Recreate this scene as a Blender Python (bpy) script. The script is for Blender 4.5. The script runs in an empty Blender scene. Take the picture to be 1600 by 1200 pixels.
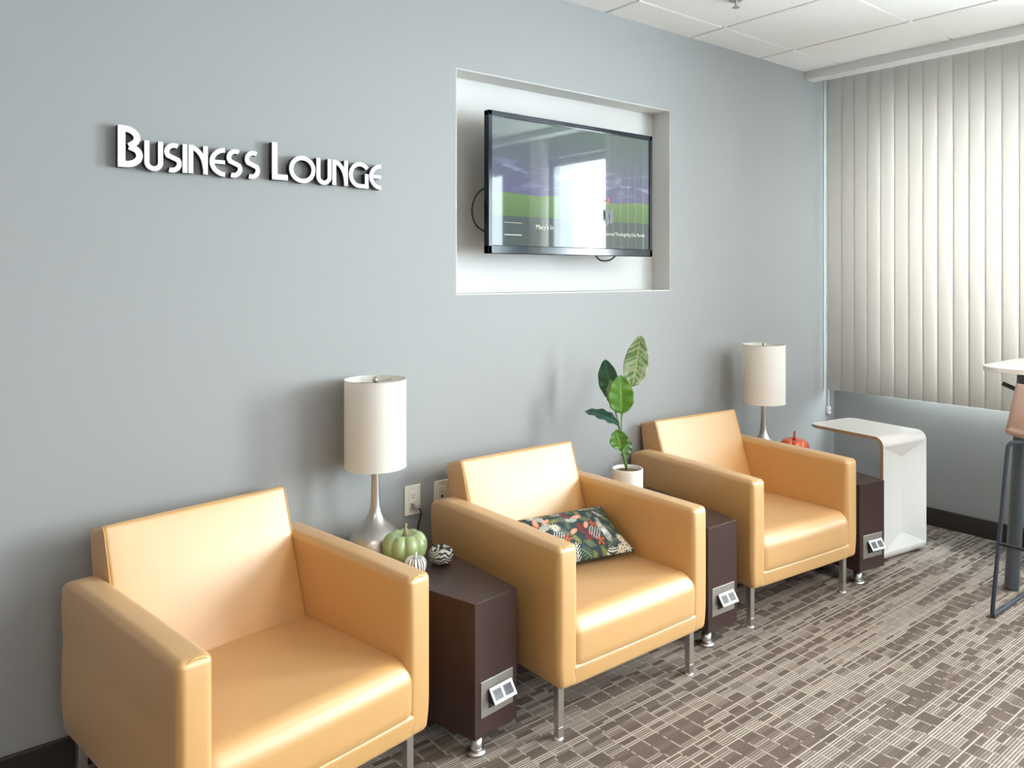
import bpy, bmesh, math, random
from mathutils import Vector, Matrix, noise
random.seed(7)
PI = math.pi
SC = bpy.context.scene
COL = SC.collection
# ------------------------------------------------------------------ camera
F_PX, YAW, CY = 1220.3, 38.761, 428.07
CAM = Vector((0.0, -2.528, 1.414))
cd = bpy.data.cameras.new('camera'); cam = bpy.data.objects.new('camera', cd); COL.objects.link(cam)
cd.sensor_fit = 'HORIZONTAL'; cd.sensor_width = 36.0
cd.lens = F_PX / 1600.0 * 36.0
cd.shift_x = 0.0
cd.shift_y = -(600.0 - CY) / 1600.0
cd.clip_start = 0.05
cam.location = CAM
cam.rotation_euler = (PI / 2, 0, -math.radians(YAW))
SC.camera = cam
_a = math.radians(YAW)
FWD = Vector((math.sin(_a), math.cos(_a), 0)); RGT = Vector((math.cos(_a), -math.sin(_a), 0))
# room dimensions
H = 2.614; XC = 4.596; XL = -3.4; YB = -6.6
WZ0, WZ1 = 0.690, 2.436
WINDOWS = [(-2.88, -0.30), (-6.1, -3.47)]
# ------------------------------------------------------------------ world, light, exposure
w = bpy.data.worlds.new('sky'); SC.world = w; w.use_nodes = True
wn = w.node_tree.nodes; wl = w.node_tree.links
bg = wn['Background']; bg.inputs[0].default_value = (0.55, 0.74, 1.0, 1); bg.inputs[1].default_value = 4.0
def area(name, loc, rot, sx, sy, power, color, spread=PI):
    l = bpy.data.lights.new(name, 'AREA'); l.shape = 'RECTANGLE'; l.size = sx; l.size_y = sy
    l.energy = power; l.color = color; l.spread = spread
    o = bpy.data.objects.new(name, l); COL.objects.link(o); o.location = loc; o.rotation_euler = rot
    return o
# daylight outside the windows of the right wall (an area lamp standing in for the bright sky)
area('daylight_and_fill', (XC + 1.1, -3.4, 1.75), (0, PI / 2, 0), 3.3, 8.4, 1700, (0.93, 0.97, 1.0))
area('daylight_and_fill', (XC + 0.55, -2.45, 1.62), (0, PI / 2, 0), 1.7, 1.2, 290, (0.95, 0.98, 1.0))
# fill lamp outside the unseen window added to the front wall, behind the camera
area('daylight_and_fill', (2.2, YB - 0.9, 1.7), (PI / 2, 0, PI), 4.4, 2.6, 1000, (0.95, 0.98, 1.0))
# ceiling troffer lamps: the first is real, the others added unseen for fill
TROF = [(2.885, -2.951), (-0.773, -2.951), (0.446, -5.389), (2.885, -5.389)]
for tx, ty in TROF:
    area('ceiling_lamp_and_fill', (tx, ty, H - 0.03), (0, 0, 0), 0.56, 0.56, 26, (1.0, 0.88, 0.74))
vs = SC.view_settings
vs.view_transform = 'Standard'; vs.look = 'None'; vs.gamma = 1.0; vs.use_curve_mapping = False
vs.exposure = 0.12
SC.cycles.use_denoising = True
SC.cycles.max_bounces = 8; SC.cycles.diffuse_bounces = 5; SC.cycles.glossy_bounces = 4
SC.cycles.transparent_max_bounces = 12
SC.cycles.caustics_reflective = False; SC.cycles.caustics_refractive = False
SC.cycles.sample_clamp_indirect = 6.0
# ------------------------------------------------------------------ materials
def srgb(r, g, b):
    f = lambda c: ((c / 255) / 12.92 if c / 255 <= 0.04045 else ((c / 255 + 0.055) / 1.055) ** 2.4)
    return (f(r), f(g), f(b), 1)
def mat(name, col, rough=0.5, metal=0.0, spec=0.5, bump=0.0, bscale=60.0, var=0.0, vscale=8.0, coat=0.0, coat_r=0.2, sheen=0.0, emit=None, estr=0.0, trans=0.0):
    m = bpy.data.materials.new(name); m.use_nodes = True
    nt = m.node_tree; n = nt.nodes; l = nt.links; b = n['Principled BSDF']
    b.inputs['Base Color'].default_value = col; b.inputs['Roughness'].default_value = rough
    b.inputs['Metallic'].default_value = metal; b.inputs['Specular IOR Level'].default_value = spec
    b.inputs['Coat Weight'].default_value = coat; b.inputs['Coat Roughness'].default_value = coat_r
    b.inputs['Sheen Weight'].default_value = sheen
    if name == 'tan_leather': b.inputs['Coat IOR'].default_value = 1.75
    if emit: b.inputs['Emission Color'].default_value = emit; b.inputs['Emission Strength'].default_value = estr
    tc = n.new('ShaderNodeTexCoord')
    if bump > 0:
        nz = n.new('ShaderNodeTexNoise'); nz.inputs['Scale'].default_value = bscale; nz.inputs['Detail'].default_value = 3
        l.new(tc.outputs['Object'], nz.inputs['Vector'])
        bp = n.new('ShaderNodeBump'); bp.inputs['Strength'].default_value = bump; bp.inputs['Distance'].default_value = 0.002
        l.new(nz.outputs['Fac'], bp.inputs['Height']); l.new(bp.outputs['Normal'], b.inputs['Normal'])
    if var > 0:
        nz = n.new('ShaderNodeTexNoise'); nz.inputs['Scale'].default_value = vscale; nz.inputs['Detail'].default_value = 3
        l.new(tc.outputs['Object'], nz.inputs['Vector'])
        mx = n.new('ShaderNodeMix'); mx.data_type = 'RGBA'
        mx.inputs[6].default_value = tuple(c * (1 - var) for c in col[:3]) + (1,)
        mx.inputs[7].default_value = tuple(min(1, c * (1 + var)) for c in col[:3]) + (1,)
        l.new(nz.outputs['Fac'], mx.inputs[0]); l.new(mx.outputs[2], b.inputs['Base Color'])
    if trans > 0:
        tr = n.new('ShaderNodeBsdfTranslucent'); tr.inputs[0].default_value = col
        ms = n.new('ShaderNodeMixShader'); ms.inputs[0].default_value = trans
        l.new(b.outputs[0], ms.inputs[1]); l.new(tr.outputs[0], ms.inputs[2])
        l.new(ms.outputs[0], n['Material Output'].inputs[0])
    return m
def attr_mat(name, rough=0.5, coat=0.0, bump=0.0, bscale=400, trans=0.0):
    m = mat(name, (0.5, 0.5, 0.5, 1), rough, coat=coat, bump=bump, bscale=bscale, trans=trans)
    nt = m.node_tree; a = nt.nodes.new('ShaderNodeVertexColor'); a.layer_name = 'paint'
    nt.links.new(a.outputs['Color'], nt.nodes['Principled BSDF'].inputs['Base Color'])
    return m
M = {}
M['wall'] = mat('grey_wall_paint', (0.345, 0.352, 0.348, 1), 0.62, bump=0.06, bscale=240, var=0.015, vscale=2)
M['niche'] = mat('white_niche_paint', (0.68, 0.67, 0.645, 1), 0.6, bump=0.05, bscale=240)
M['ceil'] = mat('ceiling_tile', (0.86, 0.85, 0.84, 1), 0.9, bump=0.5, bscale=180, var=0.05, vscale=150)
M['grid'] = mat('ceiling_grid_metal', (0.85, 0.85, 0.84, 1), 0.45)
M['trim'] = mat('white_trim_paint', (0.78, 0.78, 0.77, 1), 0.5)
M['base'] = mat('dark_vinyl_baseboard', (0.035, 0.028, 0.026, 1), 0.45)
M['blind'] = mat('blind_vinyl', (0.91, 0.87, 0.82, 1), 0.5, bump=0.05, bscale=120, trans=0.145)
M['cord'] = mat('white_cord', (0.72, 0.73, 0.73, 1), 0.5)
M['leather'] = mat('tan_leather', (0.62, 0.325, 0.085, 1), 0.5, spec=0.9, coat=1.0, coat_r=0.5, bump=0.10, bscale=420, var=0.03, vscale=5, sheen=0.15)
M['piping'] = mat('tan_piping', (0.70, 0.43, 0.17, 1), 0.4)
M['chrome'] = mat('brushed_steel', (0.72, 0.70, 0.67, 1), 0.34, metal=1.0)
M['nickel'] = mat('brushed_nickel', (0.55, 0.53, 0.50, 1), 0.33, metal=1.0, bump=0.05, bscale=300)
M['wood'] = mat('espresso_laminate', (0.052, 0.027, 0.024, 1), 0.32, spec=0.5, var=0.15, vscale=12)
M['plate'] = mat('nickel_plate', (0.50, 0.48, 0.44, 1), 0.42, metal=0.85)
M['white'] = mat('white_plastic', (0.82, 0.82, 0.80, 1), 0.35)
M['ivory'] = mat('ivory_plastic', (0.86, 0.82, 0.72, 1), 0.35)
M['black'] = mat('black_plastic', (0.012, 0.013, 0.016, 1), 0.35)
M['socket'] = mat('grey_socket', (0.10, 0.10, 0.10, 1), 0.5)
M['bezel'] = mat('glossy_black_bezel', (0.006, 0.012, 0.022, 1), 0.12, spec=0.35)
M['shade'] = mat('cream_lamp_shade', (0.95, 0.92, 0.86, 1), 0.8, bump=0.15, bscale=500, trans=0.30)
M['laminate'] = mat('white_laminate', (0.84, 0.82, 0.78, 1), 0.35)
M['ply'] = mat('plywood_edge', (0.42, 0.24, 0.12, 1), 0.6, var=0.25, vscale=60)
M['navy'] = mat('slate_powder_coat', (0.035, 0.047, 0.065, 1), 0.4)
M['slate'] = mat('slate_metal', (0.085, 0.095, 0.105, 1), 0.42)
M['blush'] = mat('blush_shell', (0.66, 0.45, 0.36, 1), 0.45)
M['pot'] = mat('white_ceramic', (0.84, 0.82, 0.78, 1), 0.35)
M['soil'] = mat('brown_soil', (0.16, 0.09, 0.05, 1), 0.9, bump=0.8, bscale=90, var=0.4, vscale=60)
M['stem'] = mat('green_stem', (0.12, 0.22, 0.05, 1), 0.5)
M['darkstem'] = mat('dark_green_stem', (0.02, 0.05, 0.03, 1), 0.5)
M['leaf'] = attr_mat('leaf_green', 0.32, coat=0.2, trans=0.15)
M['pillow'] = attr_mat('floral_print_fabric', 0.85, bump=0.25, bscale=500)
M['gpump'] = mat('sage_green_glaze', (0.36, 0.45, 0.20, 1), 0.28, coat=0.5, coat_r=0.12, var=0.12, vscale=9)
M['gstem'] = mat('pale_wood_stem', (0.32, 0.25, 0.15, 1), 0.6)
M['orange'] = mat('orange_glass', (0.72, 0.10, 0.02, 1), 0.12, coat=1.0, coat_r=0.05, var=0.35, vscale=25)
M['redglass'] = mat('red_glass_stem', (0.42, 0.03, 0.02, 1), 0.12, coat=1.0)
M['rubber'] = mat('black_cord', (0.02, 0.018, 0.016, 1), 0.5)
M['clear'] = mat('smoky_clear_plastic', (0.45, 0.42, 0.36, 1), 0.2, coat=0.6)
M['letter'] = mat('white_letter_face', (0.88, 0.89, 0.89, 1), 0.35)
M['letterside'] = mat('black_letter_side', (0.02, 0.02, 0.02, 1), 0.5)
M['frame'] = mat('window_frame_aluminium', (0.62, 0.64, 0.65, 1), 0.4, metal=0.2)
M['diff'] = mat('troffer_diffuser', (0.9, 0.88, 0.85, 1), 0.6, emit=(1.0, 0.86, 0.7, 1), estr=4.0)
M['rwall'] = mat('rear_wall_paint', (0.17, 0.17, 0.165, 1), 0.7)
# thin window glass
g = bpy.data.materials.new('window_glass'); g.use_nodes = True; nt = g.node_tree; n = nt.nodes; n.clear()
o_ = n.new('ShaderNodeOutputMaterial'); tr = n.new('ShaderNodeBsdfTransparent'); gl = n.new('ShaderNodeBsdfGlossy'); gl.inputs['Roughness'].default_value = 0.02
mx = n.new('ShaderNodeMixShader'); mx.inputs[0].default_value = 0.06; tr.inputs[0].default_value = (0.93, 0.97, 0.97, 1)
nt.links.new(tr.outputs[0], mx.inputs[1]); nt.links.new(gl.outputs[0], mx.inputs[2]); nt.links.new(mx.outputs[0], o_.inputs[0])
M['glass'] = g

class NG:
    """small helper to write node maths"""
    def __init__(s, m):
        s.m = m; m.use_nodes = True; s.nt = m.node_tree; s.n = s.nt.nodes; s.l = s.nt.links; s.b = s.n['Principled BSDF']
    def put(s, inp, v):
        if isinstance(v, (int, float)): inp.default_value = v
        else: s.l.new(v, inp)
    def ma(s, op, a, b=0.0, c=0.0):
        x = s.n.new('ShaderNodeMath'); x.operation = op
        s.put(x.inputs[0], a); s.put(x.inputs[1], b); s.put(x.inputs[2], c); return x.outputs[0]
    def xyz(s, kind='Object'):
        t = s.n.new('ShaderNodeTexCoord'); q = s.n.new('ShaderNodeSeparateXYZ'); s.l.new(t.outputs[kind], q.inputs[0]); return q.outputs
    def comb(s, x, y, z=0.0):
        q = s.n.new('ShaderNodeCombineXYZ'); s.put(q.inputs[0], x); s.put(q.inputs[1], y); s.put(q.inputs[2], z); return q.outputs[0]
    def wn(s, v):
        q = s.n.new('ShaderNodeTexWhiteNoise'); q.noise_dimensions = '3D'; s.l.new(v, q.inputs['Vector']); return q.outputs['Value']
    def noise(s, v, scale=1.0, detail=2.0):
        q = s.n.new('ShaderNodeTexNoise'); s.l.new(v, q.inputs['Vector']); q.inputs['Scale'].default_value = scale; q.inputs['Detail'].default_value = detail; return q.outputs['Fac']
    def mix(s, f, a, b):
        q = s.n.new('ShaderNodeMix'); q.data_type = 'RGBA'; s.put(q.inputs[0], f)
        for i, v in ((6, a), (7, b)):
            if isinstance(v, tuple): q.inputs[i].default_value = v
            else: s.l.new(v, q.inputs[i])
        return q.outputs[2]
    def ramp(s, v, lo, hi):
        q = s.n.new('ShaderNodeMapRange'); q.clamp = True; s.put(q.inputs[0], v); q.inputs[1].default_value = lo; q.inputs[2].default_value = hi; return q.outputs[0]
def carpet_material():
    m = bpy.data.materials.new('woven_stripe_carpet'); k = NG(m); x, y, z = k.xyz()
    P = 0.0086                                    # yarn pitch; the yarn runs along x
    yj = k.ma('DIVIDE', y, P); j = k.ma('FLOOR', yj); fy = k.ma('FRACT', yj)
    pile = k.noise(k.comb(x, y), 380.0, 2.0)
    xw = k.ma('ADD', x, k.ma('MULTIPLY', k.ma('SUBTRACT', pile, 0.5), 0.006))
    cellx = k.ma('ADD', k.ma('DIVIDE', xw, 0.066), k.ma('MULTIPLY', k.wn(k.comb(k.ma('FLOOR', k.ma('DIVIDE', y, 0.1032)), 8.1)), 1.0))
    ib = k.ma('FLOOR', cellx); fx = k.ma('FRACT', cellx)
    row = k.ma('FLOOR', k.ma('DIVIDE', y, 0.0172))
    cell = k.wn(k.comb(ib, row, 2.0))
    # block-wise choice between fine light stripes and dark blocks
    big = k.noise(k.comb(k.ma('MULTIPLY', ib, 0.085), k.ma('MULTIPLY', row, 0.30)), 1.0, 2.0)
    zone = k.ramp(k.ma('ADD', big, k.ma('MULTIPLY', k.ma('SUBTRACT', cell, 0.5), 0.16)), 0.465, 0.535)
    seg = k.ma('FLOOR', k.ma('ADD', k.ma('DIVIDE', xw, 0.85), k.ma('MULTIPLY', k.wn(k.comb(j, 5.0)), 7.0)))
    r = k.wn(k.comb(j, seg, 1.0))
    edge = k.ma('MULTIPLY', k.ramp(fy, 0.05, 0.35), k.ma('SUBTRACT', 1.0, k.ramp(fy, 0.50, 0.85)))
    fine = k.ma('MULTIPLY', edge, k.ma('ADD', 0.45, k.ma('MULTIPLY', r, 0.55)))
    fine = k.ma('ADD', k.ma('MULTIPLY', fine, 0.97), 0.03)
    sparse = k.ma('MULTIPLY', edge, k.ma('ADD', 0.05, k.ma('MULTIPLY', 0.90, k.ma('GREATER_THAN', r, 0.84))))
    stripes = k.ma('ADD', k.ma('MULTIPLY', zone, fine), k.ma('MULTIPLY', k.ma('SUBTRACT', 1.0, zone), sparse))
    cross = k.ma('MULTIPLY', k.ma('LESS_THAN', fx, 0.095), k.ma('GREATER_THAN', k.wn(k.comb(ib, j, 9.0)), 0.22))
    cross = k.ma('MULTIPLY', cross, 0.52)
    f = k.ma('MAXIMUM', stripes, cross)
    f = k.ma('MULTIPLY', f, k.ma('ADD', 0.45, k.ma('MULTIPLY', k.ramp(pile, 0.25, 0.60), 0.55)))
    tone = k.noise(k.comb(x, y, 4.0), 4.0, 1.0)
    dark = k.mix(k.ramp(k.ma('ADD', k.ma('MULTIPLY', cell, 0.5), k.ma('MULTIPLY', tone, 0.5)), 0.25, 0.75), (0.088, 0.064, 0.051, 1), (0.150, 0.112, 0.090, 1))
    dark = k.mix(k.ma('MULTIPLY', k.ramp(pile, 0.35, 0.8), 0.5), dark, (0.24, 0.19, 0.155, 1))
    c = k.mix(f, dark, (0.66, 0.58, 0.50, 1))
    k.l.new(c, k.b.inputs['Base Color']); k.b.inputs['Roughness'].default_value = 0.95; k.b.inputs['Specular IOR Level'].default_value = 0.1
    bp = k.n.new('ShaderNodeBump'); bp.inputs['Strength'].default_value = 0.4; bp.inputs['Distance'].default_value = 0.002
    k.l.new(pile, bp.inputs['Height']); k.l.new(bp.outputs[0], k.b.inputs['Normal'])
    return m
M['carpet'] = carpet_material()
def screen_material():
    m = bpy.data.materials.new('screen_picture'); k = NG(m); x, y, z = k.xyz('Generated')
    # generated coordinates of the thin panel: x across, z up
    hill = k.ma('ADD', 0.34, k.ma('MULTIPLY', k.noise(k.comb(k.ma('MULTIPLY', x, 3.0), 0.5), 1.0, 1.0), 0.16))
    sky = k.mix(k.ramp(z, 0.40, 0.95), (0.15, 0.15, 0.27, 1), (0.15, 0.20, 0.18, 1))
    cl = k.ramp(k.noise(k.comb(k.ma('MULTIPLY', x, 6.0), k.ma('MULTIPLY', z, 14.0), 2.0), 1.0, 4.0), 0.52, 0.72)
    cl = k.ma('MULTIPLY', cl, k.ma('MULTIPLY', k.ramp(z, 0.42, 0.52), k.ma('SUBTRACT', 1.0, k.ramp(z, 0.6, 0.7))))
    sky = k.mix(cl, sky, (0.40, 0.42, 0.66, 1))
    green = k.mix(k.ramp(z, 0.2, 0.5), (0.11, 0.20, 0.08, 1), (0.20, 0.33, 0.12, 1))
    c = k.mix(k.ma('LESS_THAN', z, hill), sky, green)
    c = k.mix(k.ma('LESS_THAN', z, 0.235), c, (0.085, 0.115, 0.11, 1))
    k.b.inputs['Base Color'].default_value = (0.012, 0.016, 0.016, 1)
    k.b.inputs['Roughness'].default_value = 0.03; k.b.inputs['Specular IOR Level'].default_value = 0.38
    k.b.inputs['Coat Weight'].default_value = 0.1; k.b.inputs['Coat Roughness'].default_value = 0.01
    k.l.new(c, k.b.inputs['Emission Color']); k.b.inputs['Emission Strength'].default_value = 0.95
    return m
M['screen'] = screen_material()
M['scrtext'] = mat('screen_lettering', (0.1, 0.1, 0.1, 1), 0.5, emit=(0.9, 0.86, 0.70, 1), estr=0.8)
M['scrred'] = mat('screen_red_mark', (0.1, 0.01, 0.01, 1), 0.5, emit=(0.9, 0.13, 0.10, 1), estr=0.8)
M['scrdark'] = mat('screen_dark_figure', (0.005, 0.008, 0.008, 1), 0.4)
def striped_pumpkin(name, a, b, freq, thr, wob):
    m = bpy.data.materials.new(name); k = NG(m); x, y, z = k.xyz()
    ang = k.ma('ARCTAN2', y, x)
    nz = k.noise(k.comb(x, y, z), 38.0, 2.0)
    if wob:   # wandering zebra lines
        s = k.ma('SINE', k.ma('ADD', k.ma('MULTIPLY', z, 620.0), k.ma('MULTIPLY', k.noise(k.comb(x, y, z), 26.0, 1.0), 26.0)))
    else:     # lines running down the ribs
        s = k.ma('SINE', k.ma('ADD', k.ma('MULTIPLY', ang, freq), k.ma('MULTIPLY', nz, 2.5)))
    f = k.ma('GREATER_THAN', s, thr)
    k.l.new(k.mix(f, a, b), k.b.inputs['Base Color']); k.b.inputs['Roughness'].default_value = 0.5
    return m
M['wpump'] = striped_pumpkin('white_black_lined_ceramic', (0.82, 0.79, 0.76, 1), (0.04, 0.035, 0.03, 1), 20.0, 0.62, False)
M['zpump'] = striped_pumpkin('black_white_lined_ceramic', (0.03, 0.028, 0.026, 1), (0.62, 0.58, 0.54, 1), 20.0, -0.05, True)
# ------------------------------------------------------------------ helpers
def link(name, bm, m, parent=None, smooth=False, wn_=False, loc=None, rot=None):
    bmesh.ops.recalc_face_normals(bm, faces=bm.faces)
    me = bpy.data.meshes.new(name); bm.to_mesh(me); bm.free()
    for mm in (m if isinstance(m, (list, tuple)) else [m]): me.materials.append(mm)
    o = bpy.data.objects.new(name, me); COL.objects.link(o)
    if smooth:
        for p in me.polygons: p.use_smooth = True
    if wn_:
        w_ = o.modifiers.new('wn', 'WEIGHTED_NORMAL'); w_.weight = 100; w_.keep_sharp = False
    if parent: o.parent = parent
    if loc: o.location = loc
    if rot: o.rotation_euler = rot
    return o
def empty(name, loc, rz=0):
    o = bpy.data.objects.new(name, None); COL.objects.link(o); o.location = loc; o.rotation_euler = (0, 0, rz); o.empty_display_size = 0.1
    return o
def tag(o, label, cat, group=None):
    o['label'] = label; o['category'] = cat
    if group: o['group'] = group
    return o
def struct(name, bm, m, **kw):
    o = link(name, bm, m, **kw)
    if o.parent is None: o['kind'] = 'structure'
    return o
def copy_tree(o, parent=None):
    c = o.copy(); COL.objects.link(c); c.parent = parent
    for ch in o.children: copy_tree(ch, c)
    return c
def box(bm, a, b, mi=0):
    r = bmesh.ops.create_cube(bm, size=1.0); vs_ = r['verts']
    for v in vs_:
        v.co = Vector([(a[i] + b[i]) / 2 + v.co[i] * (b[i] - a[i]) for i in range(3)])
    fs = {f for v in vs_ for f in v.link_faces}
    for f in fs: f.material_index = mi
    return vs_
def bevel(bm, off, seg=3, ang=30, edges=None):
    bmesh.ops.recalc_face_normals(bm, faces=bm.faces)
    if edges is None:
        edges = [e for e in bm.edges if len(e.link_faces) == 2 and e.calc_face_angle(0) > math.radians(ang)]
    bmesh.ops.bevel(bm, geom=edges, offset=off, offset_type='OFFSET', segments=seg, profile=0.5, affect='EDGES', clamp_overlap=True)
def rbox(a, b, off=0.004, seg=3):
    bm = bmesh.new(); box(bm, a, b); bevel(bm, off, seg); return bm
def hexa(cor, cuts=10, crown=None, deform=None, off=0.02, seg=5):
    """rounded, slightly bulging block. cor: 8 corners, order x-lo/hi fastest, then y, then z; off = edge radius;
    crown: {'z+': h, ...} bulge of a face."""
    cv = [Vector(c) for c in cor]; crown = crown or {}; nrm = []; dim = []
    for a in range(3):
        lo = [cv[i] for i in range(8) if not (i >> a) & 1]; hi = [cv[i] for i in range(8) if (i >> a) & 1]
        nrm.append((sum(hi, Vector()) - sum(lo, Vector())).normalized()); dim.append(sum((h - l).length for h, l in zip(hi, lo)) / 4)
    r = min([off] + [d * 0.49 for d in dim]); ax = []
    for a in range(3):
        e = [r * k / seg for k in range(seg + 1)] if r > 0 else [0.0]; n_ = max(2, cuts)
        mid = [r + (dim[a] - 2 * r) * k / n_ for k in range(1, n_)]
        ax.append(e + mid + [dim[a] - q for q in reversed(e)])
    bm = bmesh.new(); vd = {}
    def V(i, j, k):
        if (i, j, k) in vd: return vd[(i, j, k)]
        p = Vector((ax[0][i], ax[1][j], ax[2][k])); q = Vector([min(max(p[a], r), dim[a] - r) for a in range(3)])
        u0 = [p[a] / dim[a] * 2 - 1 for a in range(3)]
        d = p - q
        if d.length > 1e-9: p = q + d.normalized() * r
        u = [p[a] / dim[a] for a in range(3)]; o = Vector()
        for c in range(8):
            w_ = 1.0
            for a in range(3): w_ *= u[a] if (c >> a) & 1 else 1 - u[a]
            o += cv[c] * w_
        for key, h in crown.items():
            a = 'xyz'.index(key[0]); sg = 1 if key[1] == '+' else -1
            o1, o2 = [t for t in range(3) if t != a]
            wgt = max(0, 1 - abs(u0[o1]) ** 2.4) * max(0, 1 - abs(u0[o2]) ** 2.4) * max(0, min(1, (u0[a] * sg + 1) / 2)) ** 3
            o += nrm[a] * sg * h * wgt
        if deform: o = deform(o)
        vd[(i, j, k)] = bm.verts.new(o); return vd[(i, j, k)]
    N = [len(q) - 1 for q in ax]
    for a in range(3):
        b, c = (a + 1) % 3, (a + 2) % 3
        for e in (0, N[a]):
            for i in range(N[b]):
                for j in range(N[c]):
                    q = []
                    for di, dj in ((0, 0), (1, 0), (1, 1), (0, 1)):
                        t = [0, 0, 0]; t[a] = e; t[b] = i + di; t[c] = j + dj; q.append(V(*t))
                    bm.faces.new(q if e else q[::-1])
    return bm
def lathe(prof, seg=48, cx=0, cy=0, bm=None, cap=True):
    bm = bm or bmesh.new(); rings = []
    for r, z in prof:
        rings.append([bm.verts.new((cx + r * math.cos(2 * PI * i / seg), cy + r * math.sin(2 * PI * i / seg), z)) for i in range(seg)])
    for a, b in zip(rings, rings[1:]):
        for i in range(seg): bm.faces.new((a[i], a[(i + 1) % seg], b[(i + 1) % seg], b[i]))
    if cap:
        if prof[0][0] > 1e-5: bm.faces.new(rings[0][::-1])
        if prof[-1][0] > 1e-5: bm.faces.new(rings[-1])
    return bm
def tube(bm, pts, r, seg=10, cap=True, rs=None):
    pts = [Vector(p) for p in pts]; rings = []; up = Vector((0, 0, 1)); prev = None
    for i, p in enumerate(pts):
        t = (pts[min(i + 1, len(pts) - 1)] - pts[max(i - 1, 0)]).normalized()
        if prev is None:
            a = t.cross(up) if abs(t.dot(up)) < 0.95 else t.cross(Vector((1, 0, 0)))
        else: a = prev - t * prev.dot(t)
        a.normalize(); b = t.cross(a); prev = a
        rr = rs[i] if rs else r
        rings.append([bm.verts.new(p + (a * math.cos(2 * PI * k / seg) + b * math.sin(2 * PI * k / seg)) * rr) for k in range(seg)])
    for a, b in zip(rings, rings[1:]):
        for i in range(seg): bm.faces.new((a[i], a[(i + 1) % seg], b[(i + 1) % seg], b[i]))
    if cap: bm.faces.new(rings[0][::-1]); bm.faces.new(rings[-1])
    return bm
def fillet(pts, r, n=6):
    pts = [Vector(p) for p in pts]; out = [pts[0]]
    for i in range(1, len(pts) - 1):
        p = pts[i]; a = (pts[i - 1] - p); b = (pts[i + 1] - p)
        rr = min(r, a.length * 0.48, b.length * 0.48); A = p + a.normalized() * rr; B = p + b.normalized() * rr
        for k in range(n + 1):
            t = k / n; out.append((1 - t) ** 2 * A + 2 * t * (1 - t) * p + t * t * B)
    out.append(pts[-1]); return out
def at(u, v, d):
    """point at image pixel (u,v) and depth d in front of the camera; used once to survey positions"""
    return CAM + FWD * d + RGT * ((u - 800) / F_PX * d) + Vector((0, 0, (CY - v) / F_PX * d))
# ------------------------------------------------------------------ the room
G = 0.6096
bm = bmesh.new(); box(bm, (XL, YB, -0.1), (XC + 0.2, 0.12, 0.0)); struct('floor', bm, M['carpet'])
# back wall with the television niche
NX0, NX1, NZ0, NZ1, ND = 1.748, 3.037, 1.331, 2.224, 0.115
bm = bmesh.new()
for a, b in [((XL, 0, 0), (NX0, 0.2, H + 0.15)), ((NX1, 0, 0), (XC + 0.2, 0.2, H + 0.15)), ((NX0, 0, 0), (NX1, 0.2, NZ0)), ((NX0, 0, NZ1), (NX1, 0.2, H + 0.15))]:
    box(bm, a, b)
struct('wall_back', bm, M['wall'])
bm = bmesh.new(); box(bm, (NX0 - 0.01, ND, NZ0 - 0.01), (NX1 + 0.01, 0.21, NZ1 + 0.01))
for a, b in [((NX0, 0.001, NZ0), (NX1, ND + 0.01, NZ0 + 0.004)), ((NX0, 0.001, NZ1 - 0.004), (NX1, ND + 0.01, NZ1)), ((NX0, 0.001, NZ0), (NX0 + 0.004, ND + 0.01, NZ1)), ((NX1 - 0.004, 0.001, NZ0), (NX1, ND + 0.01, NZ1))]:
    box(bm, a, b)
nich = struct('trim_2', bm, M['niche'])
# right wall with two window openings
bm = bmesh.new()
ys = [0.0]; 
for (y0, y1) in WINDOWS: ys += [y1, y0]
ys.append(YB)
box(bm, (XC, YB, 0), (XC + 0.2, 0.2, WZ0)); box(bm, (XC, YB, WZ1), (XC + 0.2, 0.2, H + 0.15))
for i in range(0, len(ys), 2): box(bm, (XC, ys[i + 1], WZ0), (XC + 0.2, ys[i], WZ1))
struct('wall_right', bm, M['wall'])
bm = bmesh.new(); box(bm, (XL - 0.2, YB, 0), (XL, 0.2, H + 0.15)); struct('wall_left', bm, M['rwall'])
bm = bmesh.new(); FX0, FX1, FZ0, FZ1 = 0.6, 4.0, 0.85, 2.40
for a, b in [((XL - 0.2, YB - 0.2, 0), (FX0, YB, H + 0.15)), ((FX1, YB - 0.2, 0), (XC + 0.2, YB, H + 0.15)), ((FX0, YB - 0.2, 0), (FX1, YB, FZ0)), ((FX0, YB - 0.2, FZ1), (FX1, YB, H + 0.15))]: box(bm, a, b)
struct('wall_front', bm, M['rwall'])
wd = empty('window_3', ((FX0 + FX1) / 2, YB - 0.12, FZ0)); wd['kind'] = 'structure'; hw = (FX1 - FX0) / 2; hh = FZ1 - FZ0  # unseen window, added to brighten the chair fronts
bm = bmesh.new()
for a, b in [((-hw, -.03, 0), (hw, .03, .06)), ((-hw, -.03, hh - .06), (hw, .03, hh)), ((-hw, -.03, 0), (-hw + .05, .03, hh)), ((hw - .05, -.03, 0), (hw, .03, hh)), ((-.025, -.03, 0), (.025, .03, hh))]: box(bm, a, b)
link('window_frame', bm, M['frame'], wd)
bm = bmesh.new(); box(bm, (-hw + .04, 0, .05), (hw - .04, .006, hh - .05)); link('pane', bm, M['glass'], wd)
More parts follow.
